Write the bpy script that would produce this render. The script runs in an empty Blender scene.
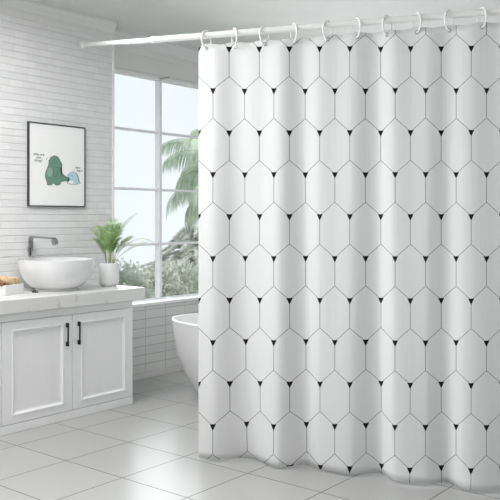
import bpy, bmesh, math, random
from mathutils import Vector, Matrix, Euler
random.seed(7)
SC = bpy.context.scene
COL = SC.collection
PI = math.pi

# ------------------------------------------------------------------ camera
cd = bpy.data.cameras.new('camera'); cam = bpy.data.objects.new('camera', cd); COL.objects.link(cam)
cam.location = (0, 0, 1.4); cam.rotation_euler = (PI/2, 0, math.radians(38.84))
cd.sensor_width = 36; cd.lens = 786/500*36; cd.shift_y = -0.062
cd.clip_start = 0.05; cd.clip_end = 200
SC.camera = cam

# ------------------------------------------------------------------ sky, sun, window daylight, added fill lamps, exposure
w = bpy.data.worlds.new('sky'); SC.world = w; w.use_nodes = True
bg = w.node_tree.nodes['Background']; bg.inputs[0].default_value = (0.90, 0.96, 1.0, 1); bg.inputs[1].default_value = 0.87
def lamp(name, kind, loc, rot, energy, color=(1, 1, 1), **kw):
    l = bpy.data.lights.new(name, kind); l.energy = energy; l.color = color
    for k, v in kw.items(): setattr(l, k, v)
    o = bpy.data.objects.new(name, l); COL.objects.link(o); o.location = loc; o.rotation_euler = rot
    return o
# sun stands behind the house: lights the garden, the roof and right wall keep it out of the room
sun_dir = Vector((-0.70, -0.12, -0.70))
lamp('sun', 'SUN', (0, 0, 8), sun_dir.to_track_quat('-Z', 'Y').to_euler(), 3.2, (1, 0.98, 0.94), angle=0.03)
# daylight through the window opening, then unseen fill lamps added to brighten the room
lamp('window_daylight', 'AREA', (-5.20, 5.6, 1.45), (0, -PI/2, 0), 42, (0.95, 0.98, 1.0), shape='RECTANGLE', size=1.5, size_y=2.3, spread=math.radians(115))
FILL_PANELS = [(-3.9, 1.2, 28), (-3.9, 2.5, 26), (-1.6, -.4, 5)]  # unseen ceiling fill lamps, added for brightness
lamp('side_window_daylight', 'AREA', (-5.0, 1.1, 1.80), (0, -PI/2-.05, 0), 66, (0.97, 0.99, 1.0), shape='RECTANGLE', size=1.4, size_y=2.0, spread=math.radians(120))  # added fill lamp, lights the left part of the curtain
for x, y, e in FILL_PANELS:
    lamp('panel_light', 'AREA', (x, y, 2.985), (0, 0, 0), e, (1, 0.99, 0.98), shape='RECTANGLE', size=1.1, size_y=0.55)
vs = SC.view_settings
vs.view_transform = 'Standard'; vs.look = 'None'; vs.gamma = 1; vs.use_curve_mapping = False; vs.exposure = 0.30
SC.display_settings.display_device = 'sRGB'

# ------------------------------------------------------------------ materials
def mat(name, col, rough=0.5, metal=0.0, spec=0.5, coat=0.0, trans=0.0):
    m = bpy.data.materials.new(name); m.use_nodes = True
    b = m.node_tree.nodes['Principled BSDF']
    b.inputs['Base Color'].default_value = (*col, 1); b.inputs['Roughness'].default_value = rough
    b.inputs['Metallic'].default_value = metal; b.inputs['Specular IOR Level'].default_value = spec
    b.inputs['Coat Weight'].default_value = coat
    return m
def N(m, typ, **kw):
    n = m.node_tree.nodes.new(typ)
    for k, v in kw.items(): setattr(n, k, v)
    return n
def L(m, a, b): m.node_tree.links.new(a, b)
def bsdf(m): return m.node_tree.nodes['Principled BSDF']
def noisy(m, c1, c2, scale=5, detail=4, lo=0.35, hi=0.65, bump=0.0, stretch=(1, 1, 1), bscale=None):
    tc = N(m, 'ShaderNodeTexCoord'); mp = N(m, 'ShaderNodeMapping'); mp.inputs['Scale'].default_value = stretch
    L(m, tc.outputs['Object'], mp.inputs[0])
    no = N(m, 'ShaderNodeTexNoise'); no.inputs['Scale'].default_value = scale; no.inputs['Detail'].default_value = detail
    L(m, mp.outputs[0], no.inputs['Vector'])
    cr = N(m, 'ShaderNodeValToRGB'); cr.color_ramp.elements[0].position = lo; cr.color_ramp.elements[1].position = hi
    cr.color_ramp.elements[0].color = (*c1, 1); cr.color_ramp.elements[1].color = (*c2, 1)
    L(m, no.outputs['Fac'], cr.inputs[0]); L(m, cr.outputs[0], bsdf(m).inputs['Base Color'])
    if bump:
        bp = N(m, 'ShaderNodeBump'); bp.inputs['Strength'].default_value = bump; bp.inputs['Distance'].default_value = 0.01
        if bscale:
            n2 = N(m, 'ShaderNodeTexNoise'); n2.inputs['Scale'].default_value = bscale; L(m, tc.outputs['Object'], n2.inputs['Vector']); L(m, n2.outputs['Fac'], bp.inputs['Height'])
        else: L(m, no.outputs['Fac'], bp.inputs['Height'])
        L(m, bp.outputs[0], bsdf(m).inputs['Normal'])
    return m
def axes(m, a, b, off=(0, 0)):
    """object coordinates -> (a, b, 0) vector so that a wall can use a 2-D brick pattern"""
    tc = N(m, 'ShaderNodeTexCoord'); s = N(m, 'ShaderNodeSeparateXYZ'); c = N(m, 'ShaderNodeCombineXYZ')
    L(m, tc.outputs['Object'], s.inputs[0])
    for i, (ax, o) in enumerate(((a, off[0]), (b, off[1]))):
        ad = N(m, 'ShaderNodeMath', operation='SUBTRACT'); L(m, s.outputs[ax], ad.inputs[0]); ad.inputs[1].default_value = o
        L(m, ad.outputs[0], c.inputs[i])
    return c.outputs[0]
def brick(m, vec, bw, rh, mortar, c1, c2, cm, offset=0.5, bump=0.5, smooth=0.1, freq=2, dist=0.004, rnd=0.0, mosaic=False):
    b = N(m, 'ShaderNodeTexBrick', offset=offset, offset_frequency=freq, squash=1)
    b.inputs['Scale'].default_value = 1; b.inputs['Brick Width'].default_value = bw; b.inputs['Row Height'].default_value = rh
    b.inputs['Mortar Size'].default_value = mortar; b.inputs['Mortar Smooth'].default_value = smooth
    b.inputs['Color1'].default_value = (*c1, 1); b.inputs['Color2'].default_value = (*c2, 1); b.inputs['Mortar'].default_value = (*cm, 1)
    L(m, vec, b.inputs['Vector']); L(m, b.outputs['Color'], bsdf(m).inputs['Base Color'])
    if mosaic:      # short stone pieces within each course, their joints barely visible
        b3 = N(m, 'ShaderNodeTexBrick', offset=.37, offset_frequency=3); b3.inputs['Scale'].default_value = 1
        b3.inputs['Brick Width'].default_value = .115; b3.inputs['Row Height'].default_value = rh; b3.inputs['Mortar Size'].default_value = .003; b3.inputs['Mortar Smooth'].default_value = .6
        b3.inputs['Color1'].default_value = (1, 1, 1, 1); b3.inputs['Color2'].default_value = (.93, .93, .93, 1); b3.inputs['Mortar'].default_value = (.92, .92, .92, 1)
        L(m, vec, b3.inputs['Vector']); mu = N(m, 'ShaderNodeMix', data_type='RGBA', blend_type='MULTIPLY'); mu.inputs[0].default_value = 1
        L(m, b.outputs['Color'], mu.inputs[6]); L(m, b3.outputs['Color'], mu.inputs[7]); L(m, mu.outputs[2], bsdf(m).inputs['Base Color'])
    bp = N(m, 'ShaderNodeBump'); bp.inputs['Strength'].default_value = bump; bp.inputs['Distance'].default_value = dist; bp.invert = True
    L(m, b.outputs['Fac'], bp.inputs['Height'])
    if rnd:
        no = N(m, 'ShaderNodeTexNoise'); no.inputs['Scale'].default_value = 22; no.inputs['Detail'].default_value = 6
        mp = N(m, 'ShaderNodeMapping'); mp.inputs['Scale'].default_value = (0.5, 2, 1); L(m, vec, mp.inputs[0]); L(m, mp.outputs[0], no.inputs['Vector'])
        b2 = N(m, 'ShaderNodeBump'); b2.inputs['Strength'].default_value = rnd; b2.inputs['Distance'].default_value = 0.006
        L(m, no.outputs['Fac'], b2.inputs['Height']); L(m, bp.outputs[0], b2.inputs['Normal']); L(m, b2.outputs[0], bsdf(m).inputs['Normal'])
    else: L(m, bp.outputs[0], bsdf(m).inputs['Normal'])
    return m

M = {}
M['paint'] = noisy(mat('ceiling_paint', (.8, .8, .8), .8), (.70, .70, .69), (.73, .73, .72), 3)
M['greywall'] = mat('grey_wall_paint', (.70, .70, .69), .8)
M['trim'] = mat('trim_paint', (.78, .78, .77), .45)
M['skirting'] = mat('skirting_tile', (.70, .69, .68), .35)
M['frame'] = mat('window_frame_paint', (.86, .86, .88), .4)
m = mat('white_brick', (.7, .7, .7), .75, spec=.25); M['brick'] = m
brick(m, axes(m, 'Y', 'Z', (0.02, 0.003)), 40.0, .053, .005, (.83, .83, .835), (.83, .83, .835), (.75, .75, .755), bump=.6, smooth=.9, dist=.006, rnd=.5, mosaic=True)
m = mat('white_brick_end_wall', (.7, .7, .7), .75, spec=.25); M['brick_x'] = m
brick(m, axes(m, 'X', 'Z', (0.02, 0.003)), 40.0, .053, .005, (.83, .83, .835), (.83, .83, .835), (.75, .75, .755), bump=.6, smooth=.9, dist=.006, rnd=.5, mosaic=True)
m = mat('wall_tile', (.6, .6, .58), .3); M['tile'] = m
brick(m, axes(m, 'Y', 'Z', (4.803, 0.05)), .253, .0785, .0028, (.74, .735, .72), (.70, .695, .685), (.44, .43, .42), offset=0, bump=.6, smooth=.1)
m = mat('floor_tile', (.5, .5, .5), .16, spec=.35); M['floor'] = m
brick(m, axes(m, 'X', 'Y', (-3.205 - .482*6, 3.362 - .484*10)), .482, .484, .0038, (.44, .44, .43), (.42, .42, .415), (.10, .10, .10), offset=0, bump=.4, smooth=.1, dist=.002)
nz = N(m, 'ShaderNodeTexNoise'); nz.inputs['Scale'].default_value = 1.6; nz.inputs['Detail'].default_value = 5
tc = N(m, 'ShaderNodeTexCoord'); L(m, tc.outputs['Object'], nz.inputs['Vector'])
mr = N(m, 'ShaderNodeMapRange'); mr.inputs['From Min'].default_value = .3; mr.inputs['From Max'].default_value = .7; mr.inputs['To Min'].default_value = .27; mr.inputs['To Max'].default_value = .31
bsdf(m).inputs['Roughness'].default_value = .28
M['vanity'] = noisy(mat('vanity_lacquer', (.78, .78, .78), .35), (.87, .87, .875), (.90, .90, .905), 6, stretch=(1, 1, .15))
M['kick'] = mat('vanity_gap_shadow_line', (.12, .12, .12), .8)
m = mat('marble', (.7, .7, .7), .3); M['marble'] = m
noisy(m, (.50, .495, .49), (.74, .74, .73), 14, 9, .28, .42)
M['ceramic'] = mat('white_ceramic', (.82, .82, .83), .12, coat=.4)
M['acrylic'] = mat('white_acrylic', (.87, .87, .87), .2)
M['chrome'] = mat('chrome', (.36, .36, .38), .12, 1)
M['black'] = mat('black_metal', (.012, .012, .013), .35, .3)
M['frameblack'] = mat('charcoal_picture_frame', (.05, .05, .055), .4)
M['paper'] = mat('white_art_paper', (.97, .97, .97), .6)
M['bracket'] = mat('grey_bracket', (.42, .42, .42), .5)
M['pot'] = mat('white_pot_glaze', (.80, .80, .80), .35)
M['soil'] = noisy(mat('soil', (.1, .07, .04), .9), (.10, .07, .04), (.24, .19, .12), 60, bump=.6)
M['stalk'] = mat('palm_stalk', (.30, .38, .12), .5)
M['leafa'] = noisy(mat('houseplant_leaf', (.1, .3, .1), .45), (.18, .35, .10), (.48, .66, .30), 14)
M['towel'] = noisy(mat('tan_sponge', (.62, .44, .24), .9), (.56, .37, .18), (.80, .64, .42), 26, 6, bump=.8)
M['brownsoap'] = noisy(mat('brown_soap', (.3, .12, .06), .6), (.10, .035, .02), (.40, .20, .10), 40)
M['dish'] = mat('soap_tray_ceramic', (.82, .82, .82), .4)
M['rod'] = mat('white_rod_enamel', (.84, .84, .83), .3)
M['plastic'] = mat('white_plastic', (.92, .92, .92), .3)
M['steel'] = mat('grommet_steel', (.55, .55, .56), .3, 1)
M['panel'] = mat('lamp_diffuser', (.9, .9, .9), .5)  # glowing face of the added ceiling fill panels
bsdf(M['panel']).inputs['Emission Color'].default_value = (1, 1, 1, 1); bsdf(M['panel']).inputs['Emission Strength'].default_value = 1.5
M['pane'] = m = bpy.data.materials.new('window_glass'); m.use_nodes = True; nt = m.node_tree; nt.nodes.clear()
o_ = nt.nodes.new('ShaderNodeOutputMaterial'); mx = nt.nodes.new('ShaderNodeMixShader'); tr = nt.nodes.new('ShaderNodeBsdfTransparent'); gl = nt.nodes.new('ShaderNodeBsdfGlossy')
gl.inputs['Roughness'].default_value = .02; mx.inputs[0].default_value = .05; tr.inputs[0].default_value = (.985, .995, .995, 1)
nt.links.new(tr.outputs[0], mx.inputs[1]); nt.links.new(gl.outputs[0], mx.inputs[2]); nt.links.new(mx.outputs[0], o_.inputs[0])
def leafmat(name, a, b, sc=6):
    m = noisy(mat(name, a, .55, spec=.3), a, b, sc)
    out = [n for n in m.node_tree.nodes if n.type == 'OUTPUT_MATERIAL'][0]
    tl = N(m, 'ShaderNodeBsdfTranslucent'); L(m, bsdf(m).inputs['Base Color'].links[0].from_socket, tl.inputs[0]); ms = N(m, 'ShaderNodeMixShader'); ms.inputs[0].default_value = .45
    L(m, bsdf(m).outputs[0], ms.inputs[1]); L(m, tl.outputs[0], ms.inputs[2]); L(m, ms.outputs[0], out.inputs[0])
    return m
M['shrub'] = leafmat('shrub_leaf', (.36, .41, .33), (.74, .77, .70), 5)  # all three foliage colours are paled to stand in for bright haze
M['fir'] = leafmat('conifer_needles', (.42, .46, .40), (.76, .79, .73), 4)
M['palm'] = leafmat('palm_frond', (.40, .50, .37), (.74, .80, .70), 3)
M['bark'] = noisy(mat('bark', (.5, .48, .44), .9), (.36, .34, .30), (.66, .64, .60), 12, bump=.5)
M['grass'] = noisy(mat('lawn', (.3, .4, .2), .9), (.34, .42, .26), (.50, .56, .40), 3)
M['dino'] = mat('print_green', (.155, .30, .225), .7); M['dinolight'] = mat('print_pale_green', (.27, .42, .33), .7)
M['dinodark'] = mat('print_dark_green', (.045, .07, .055), .7); M['blue'] = mat('print_pale_blue', (.48, .72, .80), .7)
M['ink'] = mat('print_ink', (.05, .05, .05), .7); M['bluedark'] = mat('print_slate', (.12, .19, .22), .7)

# curtain cloth: white polyester with a printed elongated-hexagon lattice
m = mat('curtain_cloth', (.8, .8, .8), .7, spec=.2); M['curtain'] = m
def curtain_shader(m):
    uvn = N(m, 'ShaderNodeUVMap'); uvn.uv_map = 'print'
    s = N(m, 'ShaderNodeSeparateXYZ'); L(m, uvn.outputs[0], s.inputs[0])
    def mt(op, a, b=None, c=None):
        n = N(m, 'ShaderNodeMath', operation=op)
        for i, v in enumerate((a, b, c)):
            if v is None: continue
            if isinstance(v, (int, float)): n.inputs[i].default_value = v
            else: L(m, v, n.inputs[i])
        return n.outputs[0]
    A = 15.18; B = 41.95; H = 28.3; D = (B - H)/A; W = .27
    x = s.outputs[0]; y = s.outputs[1]
    t = mt('PINGPONG', x, A); t2 = mt('SUBTRACT', A, t)
    ym = mt('SUBTRACT', mt('FLOORED_MODULO', mt('ADD', y, 20), 2*B), 20)
    lt = lambda a, b: mt('LESS_THAN', a, b)
    gt = lambda a, b: mt('GREATER_THAN', a, b)
    mul = lambda a, b: mt('MULTIPLY', a, b)
    # diagonals
    d1 = lt(mt('ABSOLUTE', mt('SUBTRACT', ym, mt('ADD', mul(t, D), H))), W*1.3)
    d2 = lt(mt('ABSOLUTE', mt('ADD', ym, mul(t, D))), W*1.3)
    v1 = mul(lt(t, W), mul(gt(ym, 0), lt(ym, H)))
    v2 = mul(lt(t2, W), mt('MAXIMUM', gt(ym, B), lt(ym, -(B - H))))
    tri1 = mul(mul(gt(ym, -1.6), lt(ym, 5.0)), lt(t, mul(mt('SUBTRACT', 5.0, ym), 3.0/6.6)))
    y2 = mt('SUBTRACT', ym, B)
    tri2 = mul(mul(gt(y2, -1.6), lt(y2, 5.0)), lt(t2, mul(mt('SUBTRACT', 5.0, y2), 3.0/6.6)))
    lines = mt('MAXIMUM', mt('MAXIMUM', d1, d2), mt('MAXIMUM', v1, v2)); tri = mt('MAXIMUM', tri1, tri2)
    def mix(f, a, b):
        n = N(m, 'ShaderNodeMix', data_type='RGBA'); L(m, f, n.inputs[0])
        for i, v in ((6, a), (7, b)):
            if isinstance(v, tuple): n.inputs[i].default_value = v
            else: L(m, v, n.inputs[i])
        return n.outputs[2]
    c = mix(lines, (.84, .84, .845, 1), (.20, .20, .20, 1)); c = mix(tri, c, (.006, .006, .006, 1))
    L(m, c, bsdf(m).inputs['Base Color'])
    wv = N(m, 'ShaderNodeTexNoise'); wv.inputs['Scale'].default_value = 1; wv.inputs['Detail'].default_value = 3
    mp = N(m, 'ShaderNodeMapping'); mp.inputs['Scale'].default_value = (.35, .012, 1); L(m, uvn.outputs[0], mp.inputs[0]); L(m, mp.outputs[0], wv.inputs['Vector'])
    bp = N(m, 'ShaderNodeBump'); bp.inputs['Strength'].default_value = .14; bp.inputs['Distance'].default_value = .01
    L(m, wv.outputs['Fac'], bp.inputs['Height']); L(m, bp.outputs[0], bsdf(m).inputs['Normal'])
    # a little daylight passes through the cloth
    out = [n for n in m.node_tree.nodes if n.type == 'OUTPUT_MATERIAL'][0]
    tl = N(m, 'ShaderNodeBsdfTranslucent'); L(m, c, tl.inputs[0]); ms = N(m, 'ShaderNodeMixShader'); ms.inputs[0].default_value = .18
    L(m, bsdf(m).outputs[0], ms.inputs[1]); L(m, tl.outputs[0], ms.inputs[2]); L(m, ms.outputs[0], out.inputs[0])
curtain_shader(m)

# ------------------------------------------------------------------ mesh helpers
def new(): return bmesh.new()
def add_box(bm, x0, x1, y0, y1, z0, z1, bev=0.0, seg=2):
    vs_ = [bm.verts.new(p) for p in ((x0,y0,z0),(x1,y0,z0),(x1,y1,z0),(x0,y1,z0),(x0,y0,z1),(x1,y0,z1),(x1,y1,z1),(x0,y1,z1))]
    fs = [bm.faces.new([vs_[i] for i in f]) for f in ((0,3,2,1),(4,5,6,7),(0,1,5,4),(1,2,6,5),(2,3,7,6),(3,0,4,7))]
    if bev:
        es = list({e for f in fs for e in f.edges})
        bmesh.ops.bevel(bm, geom=es, offset=bev, segments=seg, affect='EDGES', profile=.5)
def add_tube(bm, pts, r, n=12, cap=True, closed=False):
    pts = [Vector(p) for p in pts]; rs = r if isinstance(r, (list, tuple)) else [r]*len(pts)
    rings = []; up = None
    for i, p in enumerate(pts):
        if closed: t = pts[(i+1) % len(pts)] - pts[i-1]
        else: t = pts[min(i+1, len(pts)-1)] - pts[max(i-1, 0)]
        t.normalize()
        if up is None: up = Vector((0,0,1)) if abs(t.z) < .9 else Vector((1,0,0))
        a = up - t*up.dot(t); a.normalize(); b = t.cross(a); up = a
        rings.append([bm.verts.new(p + (a*math.cos(q) + b*math.sin(q))*rs[i]) for q in [2*PI*k/n for k in range(n)]])
    m_ = len(rings)
    for i in range(m_ if closed else m_-1):
        A_, B_ = rings[i], rings[(i+1) % m_]
        for k in range(n): bm.faces.new((A_[k], A_[(k+1)%n], B_[(k+1)%n], B_[k]))
    if cap and not closed:
        bm.faces.new(rings[0][::-1]); bm.faces.new(rings[-1])
def add_lathe(bm, prof, c=(0,0,0), n=48, sx=1, sy=1):
    rings = []
    for r, z in prof:
        if r < 1e-6: rings.append([bm.verts.new((c[0], c[1], c[2]+z))])
        else: rings.append([bm.verts.new((c[0]+sx*r*math.cos(2*PI*k/n), c[1]+sy*r*math.sin(2*PI*k/n), c[2]+z)) for k in range(n)])
    for a, b in zip(rings, rings[1:]):
        for k in range(n):
            if len(a) == 1 and len(b) == 1: continue
            if len(a) == 1: bm.faces.new((a[0], b[k], b[(k+1)%n]))
            elif len(b) == 1: bm.faces.new((a[k], a[(k+1)%n], b[0]))
            else: bm.faces.new((a[k], a[(k+1)%n], b[(k+1)%n], b[k]))
def add_prism(bm, prof, y0, y1, axis='Y'):
    """closed 2-D profile (a, z) extruded along an axis"""
    f = (lambda a, z, t: (a, t, z)) if axis == 'Y' else (lambda a, z, t: (t, a, z))
    A_ = [bm.verts.new(f(a, z, y0)) for a, z in prof]; B_ = [bm.verts.new(f(a, z, y1)) for a, z in prof]
    n = len(prof)
    for k in range(n): bm.faces.new((A_[k], A_[(k+1)%n], B_[(k+1)%n], B_[k]))
    bm.faces.new(A_[::-1]); bm.faces.new(B_)
def obj(name, bm, m, parent=None, smooth=False, loc=None):
    bmesh.ops.recalc_face_normals(bm, faces=bm.faces)
    me = bpy.data.meshes.new(name); bm.to_mesh(me); bm.free()
    me.materials.append(m)
    if smooth:
        for p in me.polygons: p.use_smooth = True
        try: me.set_sharp_from_angle(angle=math.radians(40))
        except Exception: pass
    o = bpy.data.objects.new(name, me); COL.objects.link(o)
    if parent: o.parent = parent
    if loc: o.location = loc
    return o
def tag(o, label, cat, group=None):
    o['label'] = label; o['category'] = cat
    if group: o['group'] = group
    return o
def thing(name, label, cat, loc=(0,0,0), rz=0, group=None):
    o = bpy.data.objects.new(name, None); COL.objects.link(o); o.location = loc; o.rotation_euler = (0, 0, rz); o.empty_display_size = .05
    return tag(o, label, cat, group)
def struct(name, bm, m, parent=None, smooth=False):
    o = obj(name, bm, m, parent, smooth)
    o['kind'] = 'structure'
    return o
def box(*a, **k):
    bm = new(); add_box(bm, *a, **k); return bm

# ------------------------------------------------------------------ the room
WX = -5.05      # face of the brick wall
RX = -5.24      # inner face of the window frame
GX = -5.27      # glass
YB = 4.427      # end of the brick wall
YE = 6.95; XR = 1.1; Y0 = -1.6; ZC = 3.05
struct('floor', box(-5.40, XR+.1, Y0, YE+.1, -.12, 0), M['floor'])
struct('ceiling', box(-5.40, XR+.1, Y0, YE+.1, ZC, ZC+.15), M['paint'])
bm = new()      # opening for an unseen window added to bring light from the left
add_box(bm, -5.40, WX, 2.2, YB, 0, ZC); add_box(bm, -5.40, WX, Y0, 0, 0, ZC); add_box(bm, -5.40, WX, 0, 2.2, 0, .9); add_box(bm, -5.40, WX, 0, 2.2, 2.6, ZC)
struct('wall_left', bm, M['brick'])
bm = new(); add_box(bm, -5.30, -5.24, 0, .05, .9, 2.6); add_box(bm, -5.30, -5.24, 2.15, 2.2, .9, 2.6); add_box(bm, -5.30, -5.24, .05, 2.15, .9, .95); add_box(bm, -5.30, -5.24, .05, 2.15, 2.55, 2.6); add_box(bm, -5.295, -5.245, 1.08, 1.12, .95, 2.55)
w2 = struct('window_2', bm, M['frame'])
obj('glass_pane', box(-5.274, -5.270, .05, 2.15, .95, 2.55), M['pane'], w2)
bm = new(); add_box(bm, -5.40, WX, YB, YE, 0, .635); struct('wall_left_below_window', bm, M['tile'])
bm = new(); add_box(bm, -5.40, RX-.0, YB, YE, 2.715, ZC); struct('wall_left_above_window', bm, M['trim'])
struct('wall_back', box(-5.40, XR+.1, YE, YE+.15, 0, ZC), M['brick_x'])
struct('wall_right', box(XR, XR+.12, Y0, YE, 0, ZC), M['greywall'])
struct('wall_front', box(-5.40, XR+.12, Y0-.12, Y0, 0, ZC), M['greywall'])
struct('baseboard_left', box(WX, WX+.008, YB-.3, YE, 0, .05, bev=.002), M['skirting'])
# crown mouldings (stepped, below the ceiling)
def crown(x, z=ZC, zb=2.909):
    return [(x, zb), (x+.012, zb), (x+.016, zb+.008), (x+.016, zb+.05), (x+.022, zb+.054), (x+.028, zb+.058), (x+.045, z-.040), (x+.052, z-.028), (x+.055, z-.022), (x+.055, z), (x, z)]
bm = new(); add_prism(bm, crown(WX), Y0, YB); struct('trim_1', bm, M['trim'])
bm = new(); add_prism(bm, crown(RX, ZC, 2.888), YB, YE); struct('trim_2', bm, M['trim'])
struct('trim_3', box(WX-.03, WX+.010, YB-.006, YB+.014, .66, 2.909, bev=.002), M['plastic'])       # white corner strip of the brick
# window: frame, mullions, glazing bars, glass, sill
fr = struct('window_1', (lambda b: (add_box(b, GX-.03, RX, YB, YE, 2.688, 2.715), add_box(b, GX-.03, RX, YB, YE, .640, .664),
        add_box(b, GX-.03, RX, YB, YB+.05, .664, 2.688), add_box(b, GX-.03, RX, YE-.05, YE, .664, 2.688), b)[-1])(new()), M['frame'])
MY = [5.176, 5.95, 6.70]
for y in MY[:2]:
    obj('mullion', box(GX-.025, RX+.006, y-.016, y+.016, .664, 2.688, bev=.003), M['frame'], fr)
    # seams where the mullion plate runs out over the soffit and the sill
YS = [YB+.05] + MY[:2] + [YE-.05]
ZS = [2.203, 1.671, 1.167]
for a, b in zip(YS, YS[1:]):
    for z in ZS:
        obj('glazing_bar', box(GX-.015, RX-.008, a+.0, b-.0, z-.011, z+.011, bev=.003), M['frame'], fr)
    obj('glass_pane', box(GX-.004, GX, a, b, .664, 2.688), M['pane'], fr)
obj('window_sill', box(RX-.035, WX+.012, YB, YE, .636, .662, bev=.004), M['plastic'], fr)
for y in MY[:2]: obj('sill_bracket', box(RX+.0, RX+.14, y-.008, y+.008, .662, .674, bev=.002), M['frame'], fr)
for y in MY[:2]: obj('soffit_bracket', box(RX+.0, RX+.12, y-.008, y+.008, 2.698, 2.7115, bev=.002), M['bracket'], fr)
# shallow soffit moulding over the window
bm = new(); add_prism(bm, [(RX, 2.712), (RX+.012, 2.712), (RX+.014, 2.722), (RX+.006, 2.734), (RX, 2.734)], YB, YE); struct('trim_4', bm, M['trim'])
# housings for the added ceiling fill lamps, all unseen
for i, (x, y, e) in enumerate(FILL_PANELS):
    t = thing('ceiling_light', ['flat ceiling light panel near the second window', 'flat ceiling light panel between the sink and the shower curtain', 'flat ceiling light panel behind the photographer'][i], 'ceiling light', (x, y, ZC), 0, 'ceiling light panels')
    bm = new()
    for bx_ in ((-.6,.6,-.33,-.29),(-.6,.6,.29,.33),(-.6,-.56,-.29,.29),(.56,.6,-.29,.29)): add_box(bm, *bx_, -.035, 0)
    obj('housing', bm, M['trim'], t)
    obj('diffuser', box(-.56, .56, -.29, .29, -.03, -.015), M['panel'], t)

# ------------------------------------------------------------------ vanity
VX = -4.428
DY = [2.374, 2.944, 3.514, 4.084]
v = thing('vanity_cabinet', 'white bathroom vanity cabinet with panelled doors and black bar handles under the marble worktop', 'cabinet', (0, 0, 0))
bm = new(); add_box(bm, WX+.002, VX-.019, DY[0], DY[-1]-.0, .058, .785, bev=.002); add_box(bm, WX+.002, VX-.004, DY[0], DY[-1], .728+.004, .785, bev=.002)
obj('body', bm, M['vanity'], v)
obj('plinth', box(WX+.002, VX, DY[0], DY[-1], 0, .058, bev=.003), M['vanity'], v)
def door(y0, y1, hy):
    g = .0018
    y0 += g; y1 -= g; z0, z1 = .0615, .729
    so, sb, st = .083, .050, .055
    a0, a1, c0, c1 = y0+so-.008, y1-so+.008, z0+sb, z1-st
    bm = new(); X = VX
    def ring(x1, x2, r1, r2):
        A_ = [bm.verts.new((x1, y, z)) for y, z in r1]; B_ = [bm.verts.new((x2, y, z)) for y, z in r2]
        for k in range(4): bm.faces.new((A_[k], A_[(k+1)%4], B_[(k+1)%4], B_[k]))
    R = lambda d: [(a0+d, c0+d), (a1-d, c0+d), (a1-d, c1-d), (a0+d, c1-d)]
    O = [(y0, z0), (y1, z0), (y1, z1), (y0, z1)]
    O2 = [(y0+.002, z0+.002), (y1-.002, z0+.002), (y1-.002, z1-.002), (y0+.002, z1-.002)]
    ring(X-.018, X-.002, O, O); ring(X-.002, X, O, O2)
    prof = [(0, 0), (.002, .006), (.009, .0055), (.012, -.001), (.022, -.009), (.026, -.010)]
    ring(X, X, O2, R(0))
    for (d, h), (d2, h2) in zip(prof, prof[1:]): ring(X+h, X+h2, R(d), R(d2))
    f = [bm.verts.new((X-.010, y, z)) for y, z in R(.026)]; bm.faces.new(f)
    f = [bm.verts.new((X-.018, y, z)) for y, z in O]; bm.faces.new(f[::-1])
    bmesh.ops.remove_doubles(bm, verts=bm.verts, dist=1e-5)
    d = obj('door', bm, M['vanity'], v)
    bm = new(); zt, zb = .677, .515
    add_box(bm, X+.015, X+.024, hy-.0055, hy+.0055, zb, zt, bev=.003)
    for z in (zt-.016, zb+.016): add_box(bm, X, X+.0245, hy-.0065, hy+.0065, z-.016, z+.016, bev=.003)
    h = obj('handle', bm, M['black'], d); h['label'] = 'black bar handle'
for i in range(3):
    a, b = DY[i], DY[i+1]
    door(a, b, (b-.053) if i == 1 else (a+.049))
tag(obj('worktop', box(WX+.001, -4.395, 1.9, 4.182, .7855, .877, bev=.004), M['marble']), 'thick pale grey marble worktop lying on the white vanity cabinet', 'worktop')

# vessel sink
SX, SY, SZ = -4.765, 3.632, .877
s = thing('vessel_sink', 'round white ceramic bowl sink standing on the marble worktop below the faucet', 'sink', (SX, SY, SZ))
R_ = .279
out = [(.0, 0), (.158, 0), (.160, .004), (.160, .012), (.154, .016)]
for k in range(1, 13):
    q = k/12; out.append((.150 + (R_-.150)*math.sin(q*PI/2)**.92, .016 + .205*(1-math.cos(q*PI/2))**.80))
prof = out + [(R_+.001, .224), (R_-.003, .227), (R_-.010, .226)]
for k in range(1, 12):
    q = 1-k/12; prof.append((.03 + (R_-.042)*math.sin(q*PI/2)**.8, .035 + .188*(1-math.cos(q*PI/2))))
prof.append((0, .033))
bm = new(); add_lathe(bm, prof, n=72); obj('bowl', bm, M['ceramic'], s, True)
bm = new(); add_lathe(bm, [(0, .048), (.022, .046), (.026, .040), (.026, .034), (0, .034)], n=24); obj('drain', bm, M['chrome'], s, True)

# wall faucet
f = thing('faucet', 'chrome faucet with thin flat arched spout on the brick wall above the bowl sink', 'faucet', (WX, 3.588, 1.11))
path = [(.034, .004), (.034, .138), (.037, .148), (.046, .154), (.060, .1555), (.300, .149), (.318, .147)]
def strap(path, th, hw, taper=1.0):
    bm = new(); up_ = []; lo_ = []
    for i, (a, b) in enumerate(path):
        p0 = Vector(path[max(0, i-1)]); p1 = Vector(path[min(len(path)-1, i+1)]); t = (p1-p0).normalized(); n_ = Vector((-t.y, t.x))
        up_.append((a+n_.x*th, b+n_.y*th)); lo_.append((a-n_.x*th, b-n_.y*th))
    A_ = [bm.verts.new((a, -hw, z)) for a, z in up_+lo_[::-1]]; B_ = [bm.verts.new((a, hw, z)) for a, z in up_+lo_[::-1]]
    nn = len(A_)
    for k in range(nn): bm.faces.new((A_[k], A_[(k+1)%nn], B_[(k+1)%nn], B_[k]))
    for k in range(len(path)-1):
        for S_ in (A_, B_): bm.faces.new((S_[k], S_[k+1], S_[nn-2-k], S_[nn-1-k]))
    return bm
obj('spout', strap(path, .0065, .017), M['chrome'], f, True)
obj('wall_mount', box(0, .030, -.006, .016, .04, .08, bev=.003), M['chrome'], f, True)
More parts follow.
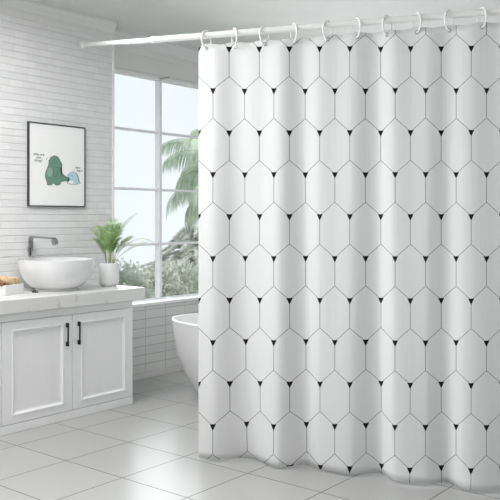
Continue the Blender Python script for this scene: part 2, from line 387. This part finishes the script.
obj('lever', strap([(.040, .072), (.047, .066), (.048, .020), (.044, .012)], .003, .009), M['chrome'], f, True)
bm = new(); add_box(bm, -.018, .018, -.017, .017, -.042, 0, bev=.004)
bmesh.ops.rotate(bm, verts=bm.verts, matrix=Matrix.Rotation(math.radians(-22), 3, 'Y')); bmesh.ops.translate(bm, verts=bm.verts, vec=(.316, 0, .141))
obj('spout_head', bm, M['chrome'], f, True)

# soap tray on the worktop
tr_ = thing('soap_tray', 'small white rectangular ceramic tray at the left end of the worktop', 'tray', (-4.640, 3.115, .877), math.radians(111))
bm = new(); W_, D_, H_ = .215, .13, .071
add_box(bm, 0, W_, 0, D_, 0, H_, bev=.004)
fs = [f_ for f_ in bm.faces if f_.normal.z > .9 or all(abs(v_.co.z-H_) < 1e-4 for v_ in f_.verts)]
bmesh.ops.recalc_face_normals(bm, faces=bm.faces)
fs = [f_ for f_ in bm.faces if f_.normal.z > .99 and f_.calc_area() > .01]
r_ = bmesh.ops.inset_individual(bm, faces=fs, thickness=.006)
bmesh.ops.translate(bm, verts=list({v_ for f_ in fs for v_ in f_.verts}), vec=(0, 0, -.055))
obj('tray_body', bm, M['dish'], tr_)
def lump(name, m, c, size, rz, seed, label, cat):
    rr = random.Random(seed); bm = new(); bmesh.ops.create_icosphere(bm, subdivisions=4, radius=1)
    ph = [rr.uniform(0, 6) for _ in range(6)]
    for v_ in bm.verts:
        p = v_.co.copy(); e = .42
        q = Vector([math.copysign(abs(a)**e if abs(a) > 1e-6 else 0, a) for a in p]); q = q.normalized()*(.55*q.length + .45) if q.length else q
        k = 1 + .06*math.sin(5*p.x+ph[0])*math.cos(4*p.y+ph[1]) + .04*math.sin(9*p.y+ph[2]+3*p.z)
        v_.co = Vector((q.x*size[0]*k, q.y*size[1]*k, q.z*size[2]*k + size[2]*.25*math.sin(2.5*p.x+ph[3])))
    o = obj(name, bm, m, None, True, c); o.rotation_euler = (0, 0, rz); return tag(o, label, cat)
A11 = math.radians(111)
def tray_pt(a, b, z): return (-4.640 + a*math.cos(A11) - b*math.sin(A11), 3.115 + a*math.sin(A11) + b*math.cos(A11), .877 + z)
lump('bath_sponge', M['towel'], tray_pt(.128, .062, .092), (.082, .062, .036), A11, 3, 'tan bath sponge lying across the top of the white tray', 'sponge')
lump('bath_sponge', M['towel'], tray_pt(.020, .105, .108), (.036, .040, .026), A11+.1, 5, 'smaller tan bath sponge at the left edge of the photo, above the dark brown soap', 'sponge')
lump('soap_bar', M['brownsoap'], tray_pt(.010, .045, .082), (.026, .034, .014), A11, 9, 'dark brown soap bar at the left end of the white tray', 'soap')
bm = new(); add_lathe(bm, [(0, 0), (.021, 0), (.023, .004), (.020, .010), (.008, .012), (.006, .018), (0, .019)], n=24)  # black disc standing in for a shadow spot at the sink foot
tag(obj('sink_stopper', bm, M['black'], None, True, (-4.700, 3.400, .877)), 'small black stopper lying beside the foot of the bowl sink', 'stopper')

# potted palm
PX, PY, PZ = -4.722, 4.104, .877
pt = thing('potted_palm', 'small green palm in a smooth white pot at the right end of the marble worktop', 'potted plant', (PX, PY, PZ))
bm = new()
add_lathe(bm, [(0, 0), (.052, 0), (.064, .004), (.072, .014), (.0755, .032), (.0765, .10), (.0765, .176), (.0755, .180), (.071, .180), (.070, .170), (.070, .160), (0, .160)], n=48)
obj('pot', bm, M['pot'], pt, True)
bm = new(); add_lathe(bm, [(0, .171), (.04, .170), (.0695, .164), (.0695, .160), (0, .160)], n=32); obj('soil', bm, M['soil'], pt)
def frond(bml, bms, base, az, lean, length, droop, nl=15, ll=.07, wl=.007, r=.0022, start=.35, hang=.22, along=1.0):
    """an arching stalk with paired narrow leaflets"""
    P = []; d = Vector((math.sin(lean)*math.cos(az), math.sin(lean)*math.sin(az), math.cos(lean)))
    p = Vector(base); n = 24; el = PI/2 - lean
    for k in range(n+1):
        P.append(p.copy()); e = el - droop*(k/n)**1.7
        p = p + Vector((math.cos(e)*math.cos(az), math.cos(e)*math.sin(az), math.sin(e)))*(length/n)
    add_tube(bms, P, [r*(1-.75*k/n) for k in range(n+1)], 5)
    side = Vector((-math.sin(az), math.cos(az), 0))
    for k in range(nl):
        q = start + (1-start)*k/(nl-1); i = min(n-1, int(q*n)); p = P[i].lerp(P[i+1], q*n-i); t = (P[i+1]-P[i]).normalized()
        l_ = ll*(.55+.75*math.sin(PI*min(1, .2+.75*(k/(nl-1)))))*random.uniform(.85, 1.1)
        for sg in (-1, 1):
            dv = (side*sg*random.uniform(.75, .95) + t*random.uniform(.7, 1.0)*along).normalized()
            nrm = dv.cross(t).normalized(); wv_ = dv.cross(nrm).normalized()*wl
            pts = []; pp = p.copy(); dd = dv.copy(); m_ = 4
            for j in range(m_+1):
                wj = [.35, 1, .95, .6, .05][j]
                pts.append((bml.verts.new(pp - wv_*wj), bml.verts.new(pp + wv_*wj)))
                dd = (dd + Vector((0, 0, -hang))).normalized(); pp = pp + dd*(l_/m_)
            for a, b in zip(pts, pts[1:]): bml.faces.new((a[0], a[1], b[1], b[0]))
stems = [(-.022, .0), (.004, .010), (.030, -.004), (.012, -.018), (-.008, .02)]
# (stem, azimuth, lean, length, droop); azimuths are compass angles in the room
cam_right = math.atan2(.6272, .7789)
FR = [(0, cam_right+PI, .10, .34, 1.25), (0, cam_right+PI-.5, .06, .36, 1.0), (1, cam_right+PI*.5, .06, .40, .8), (2, cam_right-.1, .12, .50, 1.35), 
      (3, cam_right-.9, .14, .33, 1.1), (1, cam_right+2.3, .10, .36, 1.2), (2, cam_right-.35, .42, .30, 1.1), (2, cam_right, .30, .27, 1.2),
      (4, cam_right+1.2, .1, .36, 1.0), (1, cam_right-1.4, .05, .37, 1.2), (1, cam_right-.3, .02, .36, .8), (0, cam_right+PI+.1, .03, .36, .8), (3, cam_right-.3, .15, .24, 1.0), (2, cam_right+.15, .62, .46, 2.5), (2, cam_right-.15, 1.0, .36, 1.0), (0, cam_right+PI-.2, .15, .24, 1.0)]
for i, (s_, az, le, ln, dr) in enumerate(FR):
    ln *= .90; dr *= .70; le *= .72
    bl = new(); bs = new()
    frond(bl, bs, (stems[s_][0]*.78+random.uniform(-.004, .004), stems[s_][0]*.63+stems[s_][1], .166), az, le, ln, dr, nl=17, ll=.078, wl=.0036, start=.34, hang=.10, along=1.1)
    fo = obj('frond', bl, M['leafa'], pt); obj('stalk', bs, M['stalk'], fo)

# ------------------------------------------------------------------ framed print on the brick wall
pf = thing('framed_picture', 'framed cartoon print of a green dinosaur and a small blue one on the brick wall', 'picture', (WX, 3.577, 1.495))
PW, PH, FW = .546, .645, .0095
bm = new()
for b_ in ((0, PW, 0, FW), (0, PW, PH-FW, PH), (0, FW, FW, PH-FW), (PW-FW, PW, FW, PH-FW)):
    add_box(bm, .0, .022, b_[0], b_[1], b_[2], b_[3], bev=.0015)
obj('frame', bm, M['frameblack'], pf)
obj('print_sheet', box(.004, .016, FW-.002, PW-FW+.002, FW-.002, PH-FW+.002), M['paper'], pf)
def q(u, v_):   # picture-plane coordinates (metres from the lower left of the frame), given in image pixels
    return ((u-29)/56.6*PW, PH - (v_ - 121.4 - (u-29)*.119)/(84.6 - (u-29)*.089)*PH)
def flat(name, pts, m, x, raw=False, parent=pf, label=None):
    bm = new(); P_ = [q(*p) for p in pts]
    top = [bm.verts.new((x+.0005, y, z)) for y, z in P_]; bot = [bm.verts.new((x, y, z)) for y, z in P_]
    bm.faces.new(top)
    n = len(P_)
    for k in range(n): bm.faces.new((bot[k], bot[(k+1)%n], top[(k+1)%n], top[k]))
    bmesh.ops.triangulate(bm, faces=[f_ for f_ in bm.faces if len(f_.verts) > 4])
    o = obj(name, bm, m, parent)
    if label: o['label'] = label
    return o
def smooth_loop(pts, it=2):
    for _ in range(it):
        o2 = []
        for a, b in zip(pts, pts[1:]+pts[:1]):
            o2 += [(a[0]*.75+b[0]*.25, a[1]*.75+b[1]*.25), (a[0]*.25+b[0]*.75, a[1]*.25+b[1]*.75)]
        pts = o2
    return pts
def outline(name, pts, m, x, r=.0018, closed=True, parent=pf):
    bm = new(); add_tube(bm, [(x, *q(*p)) for p in pts], r, 6, closed=closed)
    for v_ in bm.verts: v_.co.x = x + (v_.co.x-x)*.15
    return obj(name, bm, m, parent)
X1 = .0162
dino = [(53.8,155.9),(56.5,156.2),(58.6,158.2),(59.6,161),(61.4,163.2),(61.8,165.4),(61.0,167.4),(60.0,168.2),(60.0,170.2),(60.8,172.4),(62.0,174.2),(64.0,176.0),(67.5,178),(69.6,178.6),(69.4,180.2),(66,181),(62,181.6),(60.2,182.3),(60.2,184.6),(57,185.4),(54.6,185),(54.4,183.4),(52,183.4),(51.8,185),(49,185.2),(46.6,184.8),(46.9,182.6),(46,180),(44.9,176.5),(45.3,172.5),(46.6,169),(48,166),(48.6,162),(49.4,159),(51.2,156.8)]
dl = smooth_loop(dino)
dn = flat('dinosaur_drawing', dl, M['dino'], X1, label='green cartoon dinosaur printed on the sheet')
outline('ink_outline', dl, M['dinodark'], X1+.0006, .0012, parent=dn)
flat('belly_patch', smooth_loop([(46.6,171),(48.5,167.5),(51.5,168),(52.6,172),(51.6,176),(48.8,177),(46.6,174.5)]), M['dinolight'], X1+.0006, parent=dn)
outline('arm_line', [(52.8,168),(53,172),(53.2,175),(54.6,177),(56,176.4),(56.8,173.5),(57,171)], M['dinodark'], X1+.0012, .0014, False, dn)
outline('mouth_line', [(55,167.2),(57,168),(59,167.3)], M['dinodark'], X1+.0012, .0013, False, dn)
outline('eye_line', [(54.2,162.6),(55,163.2),(56,162.8)], M['dinodark'], X1+.0012, .0012, False, dn)
for (u_, v_) in ((53.6,155.8),(50.4,157.4),(48.6,160.6),(60.6,171.3),(61.6,173.2),(63.0,174.9),(64.4,176.2),(65.8,177.2),(67.8,178)):
    flat('back_spike', [(u_-.6, v_+.4), (u_+.2, v_-.7), (u_+.8, v_+.5)], M['dinodark'], X1+.0006, parent=dn)
ghost = smooth_loop([(66.6,176.6),(68.5,173.6),(71.5,172.2),(75,172.6),(77.4,174.6),(78.6,178.5),(79.4,182),(81,183.6),(78,184.6),(74,185),(70,184.4),(67,184),(66.8,182.8),(68.4,181.4),(69.6,179.4),(68.6,178)])
gh = flat('small_dinosaur_drawing', ghost, M['blue'], X1+.0004, label='pale blue baby dinosaur printed on the sheet')
outline('ink_outline', ghost, M['bluedark'], X1+.001, .0012, parent=gh)
flat('belly_patch', smooth_loop([(67.6,183.4),(68,181.4),(70.5,180.6),(73.2,181.6),(73.6,184),(70.5,184.2)]), M['paper'], X1+.001, parent=gh)
outline('face_line', [(69.4,175.4),(70.6,176.4),(72,176.2),(73,175.4)], M['bluedark'], X1+.0016, .0014, False, gh)
outline('back_stripe', [(75.6,173.4),(77.4,176),(78.4,179.5),(79.2,182.6)], M['bluedark'], X1+.0016, .0028, False, gh)
outline('speech_tick', [(45.6,158.2),(46.2,160),(47.4,157.8)], M['ink'], X1+.0008, .0012, False)
outline('speech_tick', [(73.2,171.8),(74.4,170.4)], M['ink'], X1+.0008, .0012, False)
def text(name, s_, u_, v_, size, shear=.25):
    c = bpy.data.curves.new(name, 'FONT'); c.body = s_; c.size = size; c.extrude = .0003; c.align_x = 'CENTER'; c.align_y = 'CENTER'; c.shear = shear; c.offset = .0001
    o = bpy.data.objects.new(name, c); COL.objects.link(o); bpy.context.view_layer.update()
    dg = bpy.context.evaluated_depsgraph_get(); me = bpy.data.meshes.new_from_object(o.evaluated_get(dg)); bpy.data.objects.remove(o)
    y, z = q(u_, v_)
    o = bpy.data.objects.new(name, me); me.materials.append(M['ink']); COL.objects.link(o); o.parent = pf
    o.location = (X1+.0006, y, z); o.rotation_euler = (PI/2, 0, PI/2)
    return o
text('lettering', 'what are', 38.8, 154.3, .028); text('lettering', 'you', 38.8, 157.4, .028); text('lettering', 'doing?', 38.3, 160.4, .028)
text('lettering', 'being', 77.6, 168.0, .024); text('lettering', 'hug it', 79.4, 171.0, .026)

# ------------------------------------------------------------------ bathtub behind the curtain
tb = thing('bathtub', 'white freestanding oval bathtub standing below the window behind the curtain', 'bathtub', (-3.66, 4.75, 0))
def tub_ring(hx, hy, z, n=72, e=2.25):
    return [(math.copysign(abs(math.cos(a))**(2/e), math.cos(a))*hx, math.copysign(abs(math.sin(a))**(2/e), math.sin(a))*hy, z) for a in [2*PI*k/n for k in range(n)]]
bm = new(); rings = []
TP = [(0.0,.0,0)]
hs = [(.62,.29,0), (.635,.30,.01), (.70,.33,.08), (.785,.37,.20), (.838,.398,.33), (.868,.416,.46), (.882,.426,.55), (.887,.429,.585), (.889,.431,.597), (.885,.427,.603), (.876,.418,.603), (.869,.411,.597), (.860,.402,.570), (.81,.375,.43), (.71,.325,.30), (.62,.285,.19), (.50,.24,.14), (.30,.15,.125)]
for h in hs: rings.append([bm.verts.new(p) for p in tub_ring(*h)])
for a, b in zip(rings, rings[1:]):
    for k in range(72): bm.faces.new((a[k], a[(k+1)%72], b[(k+1)%72], b[k]))
bm.faces.new(rings[0][::-1]); bm.faces.new(rings[-1])
obj('tub_shell', bm, M['acrylic'], tb, True)
bm = new(); add_lathe(bm, [(0, .126), (.03, .126), (.032, .132), (0, .134)], n=24); obj('drain', bm, M['chrome'], tb, True)

# ------------------------------------------------------------------ shower rod, rings, curtain
PA = Vector((-3.0927, 3.3644, 0)); DR = Vector((.9400, .3411, 0)); NR = Vector((.3411, -.9400, 0)); ZR = 2.461
def on(s_, off=0, z=0): p = PA + DR*s_ + NR*off; return Vector((p.x, p.y, z))
mount = Vector((WX, 4.10, 2.810))
rod = thing('shower_rod', 'white shower curtain rod fixed to the brick wall beside the window', 'rod', (0, 0, 0))
send = (XR - PA.x)/DR.x
knee = on(-.42, 0, ZR)
dm = (mount-knee).normalized()
bend = []
for k in range(9):
    tt = k/8; a = knee + DR*.10; b = knee; c = knee + dm*.10
    bend.append(a*(1-tt)**2 + b*2*tt*(1-tt) + c*tt*tt)
bm = new(); add_tube(bm, [on(send-.016, 0, ZR), on(1.0, 0, ZR), on(-.293, 0, ZR)], .0185, 20); obj('outer_tube', bm, M['rod'], rod, True)
bm = new(); add_tube(bm, [on(-.28, 0, ZR)] + bend + [mount - dm*.02], .0155, 20); obj('inner_tube', bm, M['rod'], rod, True)
bm = new(); add_tube(bm, [on(-.275, 0, ZR), on(-.300, 0, ZR), on(-.304, 0, ZR)], [.0205, .0205, .017], 20); obj('collar', bm, M['plastic'], rod, True)
bm = new(); nx = Vector((1, 0, 0)); mw = mount.copy()
add_tube(bm, [mw + nx*.001, mw + nx*.012, mw + nx*.020 - dm*.004, mw - dm*.05, mw - dm*.13, mw - dm*.134], [.033, .033, .029, .026, .0245, .017], 28); obj('wall_flange', bm, M['plastic'], rod, True)
bm = new(); e_ = on(send-.014, 0, ZR); add_tube(bm, [e_, e_-DR*.012, e_-DR*.05], [.03, .03, .021], 24); obj('wall_flange', bm, M['plastic'], rod, True)

KN = [(-.1,0),(0,.0),(.103,-.01),(.2857,.085),(.4817,-.02),(.6207,.072),(.7231,.02),(.890,-.01),(1.037,.062),(1.1335,-.034),(1.291,-.035),(1.398,.022),(1.4894,-.050),(1.594,-.05),(1.667,-.015),(1.76,.03),(1.86,-.03),(1.96,.0),(2.06,0)]
def wave(s_):
    for i in range(1, len(KN)-2):
        if KN[i][0] <= s_ <= KN[i+1][0]:
            (x0, p0), (x1, p1), (x2, p2), (x3, p3) = KN[i-1:i+3]
            t = (s_-x1)/(x2-x1); m1 = (p2-p0)/(x2-x0)*(x2-x1); m2 = (p3-p1)/(x3-x1)*(x2-x1)
            return (2*t**3-3*t*t+1)*p1 + (t**3-2*t*t+t)*m1 + (-2*t**3+3*t*t)*p2 + (t**3-t*t)*m2
    return 0
def ring_s(u): x = u-198.5; return x/(159.4+.07103*x)  # image pixel column to distance along the curtain line
RS = [ring_s(u) for u in (206.5, 234.5, 264.5, 294, 327.5, 357, 387, 417, 449, 482, 513)]
ZT, ZH = 2.412, .017
def off(s_, z):
    t = (z-ZH)/(ZT-ZH)
    return -wave(s_)*(1.0 - .84*t**.32) - .004*math.sin(31*s_+1.3)*(.4+.6*t)
CE = 1.93
bm = new(); ns, nz_ = 240, 60; g = []; uvl = bm.loops.layers.uv.new('print'); uvd = {}
for j in range(nz_+1):
    row = []
    for i in range(ns+1):
        s_ = CE*i/ns
        near = min(abs(s_-r) for r in RS); dip = .011*min(1, near/.085)**1.5
        corner = .016*max(0, 1-s_/.035)**2
        zt = ZT - dip - corner
        z = ZH + (zt-ZH)*j/nz_
        v_ = bm.verts.new(on(s_, off(s_, z), z)); row.append(v_)
        st = 1/(1-.07103*s_)              # print UVs follow the camera's projection, so the pattern lies flat in the image
        uvd[v_] = (159.4*s_*st + .3, 171 - 172.4*(z-1.4)*st)
    g.append(row)
for j in range(nz_):
    for i in range(ns):
        f_ = bm.faces.new((g[j][i], g[j][i+1], g[j+1][i+1], g[j+1][i]))
        for lp in f_.loops: lp[uvl].uv = uvd[lp.vert]
ct = thing('shower_curtain', 'white shower curtain printed with thin hexagon lines and small black triangles', 'curtain', (0, 0, 0))
cl = obj('cloth', bm, M['curtain'], ct, True)
sm = cl.modifiers.new('thickness', 'SOLIDIFY'); sm.thickness = .0016; sm.offset = 0
ZG = 2.386
ORD = ['leftmost', 'second from left', 'third from left', 'fourth from left', 'fifth from left', 'sixth from left', 'seventh from left', 'eighth from left', 'ninth from left', 'rightmost visible']
for i, r in enumerate(RS[:10]):
    o0 = off(r, ZG)
    c = on(r, o0, ZG)
    if i == 0:
        bm = new(); add_tube(bm, [(.0095*math.cos(a), 0, .0095*math.sin(a)) for a in [2*PI*k/20 for k in range(20)]], .0034, 8, closed=True)
        g0 = obj('grommet', bm, M['steel'], ct, True)
    else:
        g0 = g0.copy(); COL.objects.link(g0)
    g0.location = c; g0.rotation_euler = (0, 0, math.atan2(DR.y, DR.x))
# C-shaped plastic ring: hooks over the rod and ends at the grommet
def ring_mesh():
    bm = new(); pts = []
    # local: x along the rod, -y to the photographer, origin at the rod axis; the ring is open behind the rod
    top, low = .0275, ZG-ZR; cz = (top+low)/2; hz = (top-low)/2
    for k in range(33):
        a = math.radians(-96 + 300*k/32)
        pts.append((0, -.032*math.cos(a)*(1 if math.sin(a) > -.3 else .96), cz + hz*math.sin(a)))
    add_tube(bm, pts, .0048, 10)
    return bm
rg = None
for i, r in enumerate(RS[:10]):
    if rg is None:
        rg = new_root = thing('curtain_ring', '', 'curtain ring')
        body = obj('ring_body', ring_mesh(), M['plastic'], rg, True)
        bm = new(); bmesh.ops.create_uvsphere(bm, u_segments=12, v_segments=8, radius=.0075); bmesh.ops.translate(bm, verts=bm.verts, vec=(0, .0285, -.047))
        ball = obj('ring_ball', bm, M['plastic'], rg, True)
    else:
        rg = new_root.copy(); COL.objects.link(rg)
        for ch in (body, ball):
            c = ch.copy(); COL.objects.link(c); c.parent = rg
    rg.location = on(r, 0, ZR); rg.rotation_euler = (0, 0, math.atan2(DR.y, DR.x) + (-.62 if i % 2 == 0 else .80))
    tag(rg, 'white plastic curtain ring on the rod, %s of the ten' % ORD[i], 'curtain ring', 'white rings holding the shower curtain')

# ------------------------------------------------------------------ garden outside the window
tag(obj('lawn', box(-15, -5.6, -6, 24, -.95, -.85), M['grass']), 'pale green garden lawn beyond the window', 'lawn')
bpy.data.objects['lawn']['kind'] = 'structure'
def leaf(bm, p, d, l, w_):
    d = d.normalized(); s_ = d.cross(Vector((random.uniform(-1, 1), random.uniform(-1, 1), random.uniform(-1, 1)))).normalized()*w_; n_ = d.cross(s_).normalized()*w_*.35
    a = bm.verts.new(p); b = bm.verts.new(p + d*l*.45 + s_ + n_); c = bm.verts.new(p + d*l); e = bm.verts.new(p + d*l*.45 - s_ + n_)
    bm.faces.new((a, b, c)); bm.faces.new((a, c, e))
def rdir(): 
    while True:
        v_ = Vector((random.uniform(-1, 1), random.uniform(-1, 1), random.uniform(-1, 1)))
        if .1 < v_.length < 1: return v_.normalized()
def shrub(x, y, r, h, label, nleaf=6500):
    t = thing('shrub', label, 'shrub', (x, y, -.85), 0, 'garden shrubs beyond the window')
    bm = new(); lobes = [(Vector((random.uniform(-.6, .6)*r, random.uniform(-.6, .6)*r, random.uniform(.35, .78)*h)), random.uniform(.35, .55)*r) for _ in range(9)] + [(Vector((0, 0, h*.72)), r*.5), (Vector((0,0,h*.35)), r*.7)]
    for k in range(nleaf):
        c, rr = random.choice(lobes); d = rdir(); p = c + d*rr*random.uniform(.75, 1.05)
        if p.z < .02: continue
        leaf(bm, p, (d + rdir()*.8), random.uniform(.05, .10), .02)
    obj('foliage', bm, M['shrub'], t)
    bm = new()
    for c, rr in lobes: add_tube(bm, [(0, 0, 0), tuple(c*.5 + Vector((0, 0, .05))), tuple(c)], [.03, .02, .008], 6)
    obj('branches', bm, M['bark'], t)
SH = [(-7.20, 6.42, .60, 1.83, 'pale green leafy shrub whose top shows just right of the potted palm'), (-8.05, 8.35, .65, 1.62, 'pale green leafy shrub low in the pane just right of the window mullion'),
      (-10.0, 8.85, .9, 1.45, 'pale green shrub farther back left of the mullion'), (-10.3, 10.6, .9, 1.45, 'pale green shrub farther back below the conifer')]
for x, y, r, h, lb in SH: shrub(x, y, r, h, lb)
# conifer with layered drooping boughs
cf = thing('conifer_tree', 'broad conifer with layered pale green boughs in the right window panes', 'tree', (-10.9, 12.0, -.85))
bm = new(); add_tube(bm, [(0, 0, 0), (.03, 0, 1.2), (0, .02, 2.6)], [.12, .08, .02], 8); obj('trunk', bm, M['bark'], cf)
bm = new()
for lv in range(15):
    z = .25 + lv*.125; R2 = 2.1*(1 - lv/16.5)**.7
    for k in range(11):
        az = 2*PI*(k + .5*(lv % 2))/11 + random.uniform(-.15, .15); ln = R2*random.uniform(.85, 1.1)
        for j in range(34):
            q_ = j/33; p = Vector((math.cos(az)*ln*q_, math.sin(az)*ln*q_, z + .10*math.sin(q_*PI) - .12*q_*q_))
            for sg in (-1, 1):
                for rep in range(4):
                    dd = Vector((math.cos(az+sg*.8), math.sin(az+sg*.8), random.uniform(-.35, .15)))
                    leaf(bm, p + rdir()*.02, dd, random.uniform(.10, .2)*(1.15-.6*q_), .012)
obj('foliage', bm, M['fir'], cf)
# feather palm: trunk just behind the curtain edge, fronds hanging into the pane
pl = thing('palm_tree', 'tall palm tree with drooping feathery fronds in the right window panes', 'tree', (-7.60, 9.00, -.85))
bm = new()
tp = [(0, 0, 0), (.02, 0, 1.2), (.0, .02, 2.3), (.0, .0, 3.15)]
add_tube(bm, tp, [.17, .14, .12, .10], 14); obj('trunk', bm, M['bark'], pl)
cr_ = math.atan2(.6272, .7789)
PF = [(cr_+PI-.1, .75, 1.25, 1.5), (cr_+PI+.35, 1.0, 1.15, 1.5), (cr_+PI-.6, 1.05, 1.1, 1.7), (cr_+PI+.9, .6, 1.1, 1.8), (cr_-1.4, .9, 1.1, 1.7), (cr_-.5, .8, 1.2, 1.6), (cr_+.3, .7, 1.2, 1.5), (cr_+1.0, .7, 1.2, 1.5), (cr_+1.8, .7, 1.1, 1.6), (cr_+PI+.1, 1.35, .95, 1.5), (cr_-1.0, 1.3, .9, 1.5), (cr_+PI+.6, .3, 1.0, 1.9), (cr_+PI-.3, .9, 1.15, 2.2, 2.62), (cr_+PI+.25, .8, 1.05, 2.3, 2.70), (cr_-1.7, .9, 1.1, 2.2, 2.62), (cr_+PI+.8, .9, 1.0, 2.3, 2.62), (cr_-1.2, .9, 1.1, 2.2, 2.66), (cr_+PI, 1.3, .85, 1.8, 2.55), (cr_+PI+.1, 1.0, 1.25, 2.3, 2.55), (cr_+PI-.5, 1.25, 1.0, 2.0, 2.45)]
for az, le, ln, dr, *zb in PF:
    bl = new(); bs = new(); frond(bl, bs, (0, 0, zb[0] if zb else 3.02), az, le, ln, dr, nl=44, ll=.30, wl=.010, r=.010, start=.30, hang=.75)
    fo = obj('frond', bl, M['palm'], pl); obj('stalk', bs, M['stalk'], fo)
